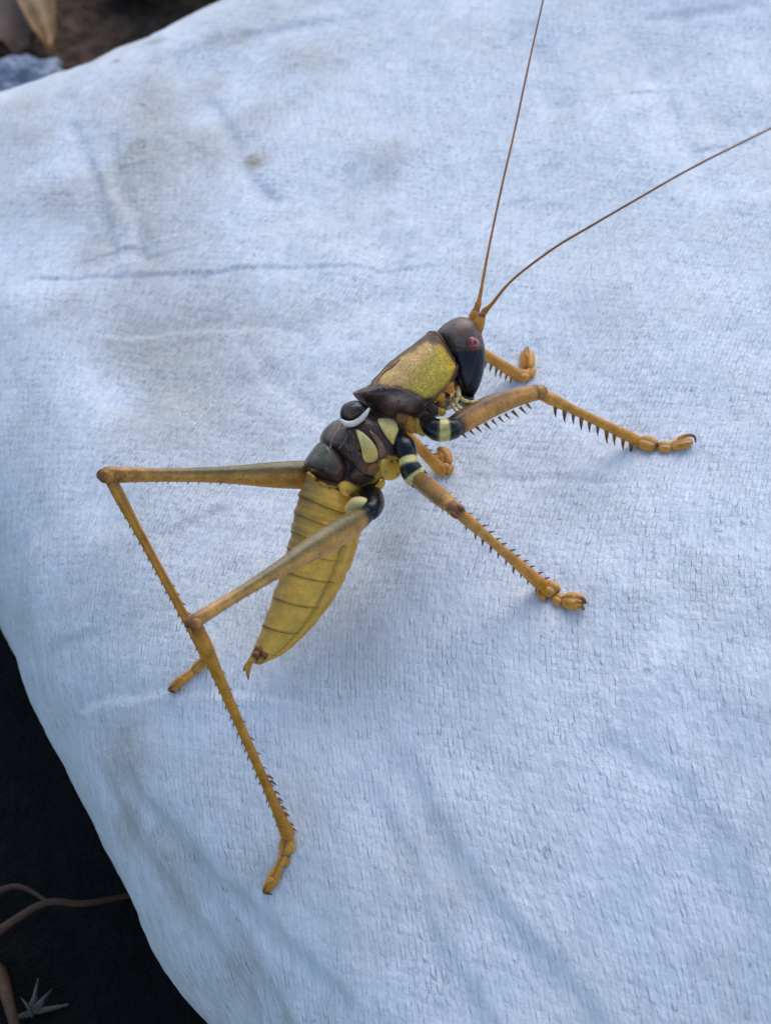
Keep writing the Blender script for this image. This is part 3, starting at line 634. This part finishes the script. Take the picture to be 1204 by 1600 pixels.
def leg(name, coxa, coxr, coxcol, hip, knee, foot, fr, tr, fcol, ref=None, bow=0.0, label=None, tbow=0.0):
    P = [side(*q) for q in coxa]; L_ = part(name, *tube(P, [px(P[0], q) for q in coxr], 22, 7, colf=coxcol), M_DARK)
    if label: L_['label'] = label
    ref = unit((hip + knee) / 2 - foot) if ref is None else ref
    T = unit(knee - hip); up = unit(ref - (ref @ T) * T)
    fp = [hip + (knee - hip) * t + up * bow * math.sin(math.pi * t) for t in np.linspace(0, 1, len(fr))]
    part('femur', *tube(fp, [px(p, r) for p, r in zip(fp, fr)], 32, 6, ref=ref, oval=.85, colf=fcol, rfun=lambda t, th: 1 - .05 * np.exp(-((np.minimum(th, 2 * math.pi - th) - 1.25) / .16) ** 2) + .035 * np.exp(-((np.minimum(th, 2 * math.pi - th) - .85) / .2) ** 2) - .05 * np.exp(-((np.minimum(th, 2 * math.pi - th) - 2.3) / .2) ** 2)), M_FEMUR, L_)
    # knee: two cheeks and a hinge
    k = knee; rk = px(k, fr[-1]); T2 = unit(foot - knee); hinge = unit(np.cross(T, T2))
    for s in (-1, 1):
        Vb, Fb, Cb = ball(k + hinge * s * rk * .55 + T * rk * .25 - up * rk * .1, T, hinge, up, rk * .95, rk * .42, rk * .78, lambda x, y, z: mixc(C_['tan'] * .85, C_['red'] * .7, float(smooth(-.2, .6, x)) * .8), 0, 16, 10)
        part('knee_cheek', Vb, Fb, Cb, M_LEG, L_)
    st_ = k + T2 * rk * .2
    tp = [st_ + (foot - st_) * t + up * tbow * math.sin(math.pi * t) for t in np.linspace(0, 1, len(tr))]
    part('tibia', *tube(tp, [px(p, r) for p, r in zip(tp, tr)], 20, 6, ref=ref, colf=tib_col), M_LEG, L_)
    return L_
BLK = C_['black']
def ringcol(stops): return bands(*stops)
YR = C_['pale']
# right front
hip, knee, foot = side(703, 671, .0062), at_height(839, 613, .017), on_sack(992, 687, .0012)
l = leg('front_leg', [(664, 656, .003), (674, 667, .005), (685, 672, .006), (697, 671, .0063), (707, 670, .0063)], (12, 16, 18, 18.5, 17), ringcol([(0, C_['purple']), (.3, BLK), (.53, BLK), (.56, YR), (.76, YR), (.80, BLK), (1, BLK)]), hip, knee, foot,
        (16, 18, 18.5, 18, 17, 15, 13.5, 12.5), (9, 10, 8, 7.5, 7.5, 8, 8.5, 9), femur_col(lin((208, 140, 56)), lin((142, 98, 48)), 1, .16), bow=.0009, label='front leg on the right side, raised knee, reaching forward')
spines(l, hip, knee, px(hip, 16), px(knee, 12), np.linspace(.10, .84, 10), 1, 14, .35)
spines(l, knee, foot, px(knee, 8), px(foot, 8.5), np.linspace(.2, .97, 10), 1, 19, .45)
tarsus(l, [((996, 688), (1025, 697), 14), ((1027, 698), (1048, 698), 11), ((1046, 698), (1080, 689), 11)], [[(1060, 685, .0022), (1074, 680, .0026), (1084, 682, .0020), (1086, 691, .0008)]])
# right middle
hip, knee, foot = side(653, 748, .0078), at_height(711, 796, .0265), on_sack(846, 914, .0012)
l = leg('middle_leg', [(622, 685, .0035), (632, 700, .0055), (637, 716, .0066), (641, 732, .0074), (647, 742, .0078), (656, 750, .0080)], (15, 18, 15, 17, 18, 16), ringcol([(0, BLK), (.40, BLK), (.43, YR), (.52, YR), (.55, BLK), (.74, BLK), (.77, YR), (.89, YR), (.92, BLK), (1, BLK)]), hip, knee, foot,
        (16, 17.5, 18, 17.5, 17, 15, 13), (9, 10, 8, 7.5, 8, 9, 10, 11), femur_col(lin((212, 146, 58)), lin((160, 114, 54)), 1, .05), label='middle leg on the right side, knee pointing at the viewer')
spines(l, hip, knee, px(hip, 16), px(knee, 13), (.55, .7, .85, .97), -1, 7, .4, 0); spines(l, hip, knee, px(hip, 16), px(knee, 13), (.5, .65, .8, .93), 1, 7, .4, 0)
spines(l, knee, foot, px(knee, 8), px(foot, 10), np.linspace(.1, .97, 12), -1, 12, .9, .1); spines(l, knee, foot, px(knee, 8), px(foot, 10), np.linspace(.16, .97, 10), 1, 12, .9, .1)
tarsus(l, [((848, 913), (870, 927), 15), ((842, 924), (854, 936), 8), ((866, 932), (880, 941), 11), ((878, 937), (911, 941), 16)], [[(902, 932, .0022), (910, 936, .002), (914, 942, .001)], [(900, 948, .002), (907, 947, .002), (911, 952, .0008)]])
# right hind
hip, knee, foot = side(574, 804, .0080), at_height(304, 971, .033), on_sack(449, 1302, .0012)
l = leg('hind_leg', [(575, 765, .002), (581, 777, .004), (583, 789, .0062), (579, 798, .0076)], (15, 18, 17, 15), ringcol([(0, BLK), (1, BLK)]), hip, knee, foot,
        (13, 19.5, 21.5, 21, 18.5, 15.5, 13, 11.5, 10.5, 10.5, 11, 12.5), (10, 11.5, 10, 8.8, 8, 7.5, 7.3, 7.3, 7.8, 9, 12), femur_col(lin((216, 154, 72)), lin((134, 112, 62)), .7, .06), label='hind leg on the right side, thigh crossing in front of the abdomen')
Pt_ = [side(u_, v_, w_) for u_, v_, w_ in ((545, 795, .0054), (555, 788, .0062), (567, 788, .0066), (577, 794, .0066))]
part('trochanter', *tube(Pt_, [px(Pt_[0], q) for q in (8, 11, 11, 8)], 14, 5, colf=const(YR * .95)), M_SOFT, l)
spines(l, hip, knee, px(hip, 17), px(knee, 10), np.linspace(.12, .9, 15), -1, 4.5, .8, 0)
TS = np.linspace(.06, .97, 24)
spines(l, knee, foot, px(knee, 9), px(foot, 9), TS, 1, 8, 1.3, .05); spines(l, knee, foot, px(knee, 9), px(foot, 9), TS[::2] * .98 + .01, -1, 8, 1.3, .05); spines(l, knee, foot, px(knee, 9), px(foot, 11), np.linspace(.72, .99, 8), -1, 13, 1.5, .1)
tarsus(l, [((451, 1303), (443, 1337), 12), ((457, 1318), (452, 1334), 7), ((445, 1334), (435, 1357), 9), ((450, 1338), (446, 1354), 5.5), ((438, 1351), (415, 1394), 10.5)], [[(424, 1374, .0022), (414, 1386, .0022), (413, 1395, .0016), (425, 1397, .0006)]])
# left hind
hip, knee, foot = side(540, 742, -.0050), at_height(169, 742, .033), on_sack(323, 1026, .0012)
l = leg('hind_leg', [(560, 755, -.002), (552, 750, -.004), (545, 746, -.0052)], (14, 16, 14), const(BLK), hip, knee, foot,
        (18, 21, 22.5, 21.5, 19, 15.5, 13, 11.8, 11.2, 11.2, 12, 14), (9, 9.5, 8, 7.2, 7, 7, 7, 7.2, 8, 9), femur_col(lin((218, 150, 62)), lin((122, 106, 62)), .6), label='hind leg on the far left side, thigh held out level')
spines(l, hip, knee, px(hip, 20), px(knee, 11), np.linspace(.28, .93, 16), -1, 5.5, .9, 0)
spines(l, knee, foot, px(knee, 8), px(foot, 8), np.linspace(.12, .97, 20), 1, 7, 1.2, .05); spines(l, knee, foot, px(knee, 8), px(foot, 8), np.linspace(.6, .97, 8), -1, 7, 1.4, .05)
tarsus(l, [((322, 1030), (301, 1049), 10), ((303, 1048), (286, 1062), 8.5), ((291, 1056), (265, 1079), 9.5)], [[(282, 1060, .002), (270, 1072, .0022), (264, 1078, .0014), (272, 1082, .0006)]])
# left front
hip, knee, foot = side(690, 630, -.0055), at_height(716, 528, .0125), on_sack(806, 585, .0012)
l = leg('front_leg', [(668, 640, -.003), (680, 636, -.0045), (690, 630, -.0055)], (13, 16, 14), const(BLK), hip, knee, foot,
        (14, 16, 16, 15, 13, 11), (9, 9, 8.5, 8.5, 9, 9.5), femur_col(C_['tan'], C_['tand'], 1), label='front leg on the far side, showing beyond the face')
spines(l, knee, foot, px(knee, 8), px(foot, 8.5), np.linspace(.35, .96, 8), 1, 14, .3, .15)
tarsus(l, [((806, 586), (828, 587), 12), ((825, 589), (831, 574), 9), ((824, 577), (822, 547), 12.5)], [[(822, 556, .0026), (821, 547, .0026), (824, 543, .0016)]])
# left middle
hip, knee, foot = side(620, 690, -.0055), at_height(628, 672, .010), on_sack(686, 731, .0012)
l = leg('middle_leg', [(600, 705, -.003), (610, 698, -.0045), (620, 690, -.0055)], (13, 16, 14), const(BLK), hip, knee, foot,
        (14, 16, 16, 15, 13, 11), (9, 9, 8.5, 9, 9.5, 10), femur_col(C_['tan'], C_['tand'], 1), label='middle leg on the far side, its foot showing under the body')
spines(l, knee, foot, px(knee, 8), px(foot, 9), np.linspace(.5, .95, 5), -1, 9, .8, .1)
tarsus(l, [((684, 728), (700, 738), 13), ((694, 741), (703, 726), 10), ((697, 728), (690, 700), 13)], [[(692, 706, .0024), (688, 700, .0026), (684, 702, .0016)]])
bpy.context.view_layer.update()

# ---------------------------------------------------------------- litter and neighbours on the ground
def simple(name, rgb, rough=.7, var=.5, scale=60, stretch=(1, 1, 1), bump=.002):
    m = NT(name); o = m.mapping(m.obj(), stretch); n = m.noise(o, scale, 5, .65)
    m.t.links.new(m.mix(m.ramp(n, .3, .7), tuple(lin(rgb) * (1 - var)), tuple(np.minimum(lin(rgb) * (1 + var * .6), 1))), m.b.inputs['Base Color'])
    m.t.links.new(m.bump(n, 1, bump), m.b.inputs['Normal']); m.b.inputs['Roughness'].default_value = rough; return m.m
M_STRAW = simple('dry_straw', (170, 128, 78), .6, .4, 90); M_LEAF = simple('dry_leaf', (132, 104, 84), .75, .5, 50); M_BARK = simple('bark', (112, 88, 74), .9, .6, 70, (1, 1, 1), .004)
M_HUSK = simple('pale_husk', (96, 90, 84), .6, .3, 90); M_STEM = simple('brown_stem', (84, 56, 38), .7, .4, 90)
def on_ground(u, v, lift=0.0): return at_height(u, v, GROUND + lift - .002)
def stalk(name, pts, r, m, label, cat, group=None):
    P = np.array([on_ground(u_, v_, l_) for u_, v_, l_ in pts]); base = P[0].copy(); base[2] = GROUND
    Vv, F, c = tube(P, [r * q for q in np.linspace(1, .55, len(P))], 9, 5, ref=UPZ, oval=.7, colf=const(C_['tan']))
    o = link(name, make_mesh(name, Vv - base, F, None), m); o.location = base; tag(o, label, cat, group); return o
def curl_leaf(name, a, b, wid, curl, m, label, cat, lift=.004):
    """a dry curled blade lying from a to b, with thickness"""
    A, B = on_ground(*a), on_ground(*b); T = unit(B - A); S = unit(np.cross(T, UPZ)); N = 14; W = 7; V1 = []
    for i in range(N + 1):
        t = i / N; w_ = wid * (math.sin(math.pi * min(.98, .06 + .92 * t)) ** .6); c = A + (B - A) * t + UPZ * (lift + .012 * math.sin(math.pi * t) * curl)
        for j in range(W + 1):
            k = j / W * 2 - 1; V1.append(c + S * w_ * k + UPZ * (wid * .55 * k * k * curl + .0015 * math.sin(9 * t + 5 * k)))
    V1 = np.array(V1); n1 = len(V1); V2 = V1 - UPZ * .0012; F = grid_faces(N + 1, W + 1, False); F = F + [tuple(i + n1 for i in f[::-1]) for f in F]
    rim = [j for j in range(W + 1)] + [i * (W + 1) + W for i in range(1, N + 1)] + [N * (W + 1) + j for j in range(W - 1, -1, -1)] + [i * (W + 1) for i in range(N - 1, 0, -1)]
    F += [(rim[k], rim[(k + 1) % len(rim)], rim[(k + 1) % len(rim)] + n1, rim[k] + n1) for k in range(len(rim))]
    base = A.copy(); base[2] = GROUND
    o = link(name, make_mesh(name, np.vstack([V1, V2]) - base, F), m); o.location = base; return tag(o, label, cat)
curl_leaf('straw_blade', (52, -60), (92, 118), .007, .6, M_STRAW, 'broad tan straw blade on the ground beyond the far edge of the sack', 'straw', .010)
curl_leaf('dry_leaf', (-40, 20), (40, 100), .022, .5, M_LEAF, 'grey-brown dry leaf lying beside the tan straw blade', 'leaf')
curl_leaf('bark_strip', (190, -30), (380, -20), .020, .4, M_BARK, 'brown bark strip lying behind the far edge of the sack', 'bark')
curl_leaf('dry_leaf', (10, -60), (-60, 10), .018, .8, M_LEAF, 'curled brown dry leaf under the end of the straw blade', 'leaf')
stalk('dry_stalk', [(-30, 1478, .004), (20, 1440, .010), (75, 1410, .012), (130, 1412, .008), (200, 1400, .003)], .0011, M_STEM, 'bent dry brown stalk on the dark soil beside the sack', 'stalk')
stalk('dry_stalk', [(-20, 1400, .003), (30, 1385, .006), (80, 1412, .004)], .0009, M_STEM, 'thin short stalk crossing the bent stalk on dark soil', 'stalk')
stalk('dry_stalk', [(0, 1520, .003), (12, 1560, .006), (28, 1620, .004)], .0022, M_STEM, 'thick rusty brown stalk on dark soil below the bent stalk', 'stalk')
hk = bpy.data.objects.new('grass_husk', None); COL.objects.link(hk); hb = on_ground(50, 1582); hb[2] = GROUND; hk.location = hb
tag(hk, 'small pale star-shaped dry grass husk on the dark soil', 'husk')
for du, dv, l_ in ((56, -12, .003), (30, -34, .006), (10, -52, .007), (-16, -22, .005), (-30, 10, .003)):
    P = np.array([on_ground(50, 1582, .002), on_ground(50 + du * .5, 1582 + dv * .5, l_), on_ground(50 + du, 1582 + dv, l_ * .8)])
    Vv, F, c = tube(P, [.0011, .0008, .0003], 8, 5, ref=UPZ, oval=.4, colf=const(C_['tan'])); link('blade', make_mesh('blade', Vv - hb, F), M_HUSK, hk)
# crumpled corner of another sack showing behind the far edge
cc0 = on_ground(48, 138); NB = 44; Vb = []
for i in range(NB + 1):
    a = math.pi / 2 * i / NB
    for j in range(NB * 2):
        b = 2 * math.pi * j / (NB * 2); d_ = np.array([math.sin(a) * math.cos(b), math.sin(a) * math.sin(b), math.cos(a)])
        k = 1 + .45 * float(fbm(np.array(d_[0] * 2.2 + 4), np.array(d_[1] * 2.2 + d_[2] * 1.7), 4))
        Vb.append(d_ * np.array([.0115, .011, .0075]) * k)
o = link('crumpled_sack', make_mesh('crumpled_sack', Vb, grid_faces(NB + 1, NB * 2)), simple('grey_blue_plastic', (150, 158, 172), .5, .25, 120)); o.location = (cc0[0], cc0[1], GROUND)
tag(o, 'crumpled grey-blue plastic sack corner poking up behind the white sack', 'sack')
bpy.context.view_layer.update()
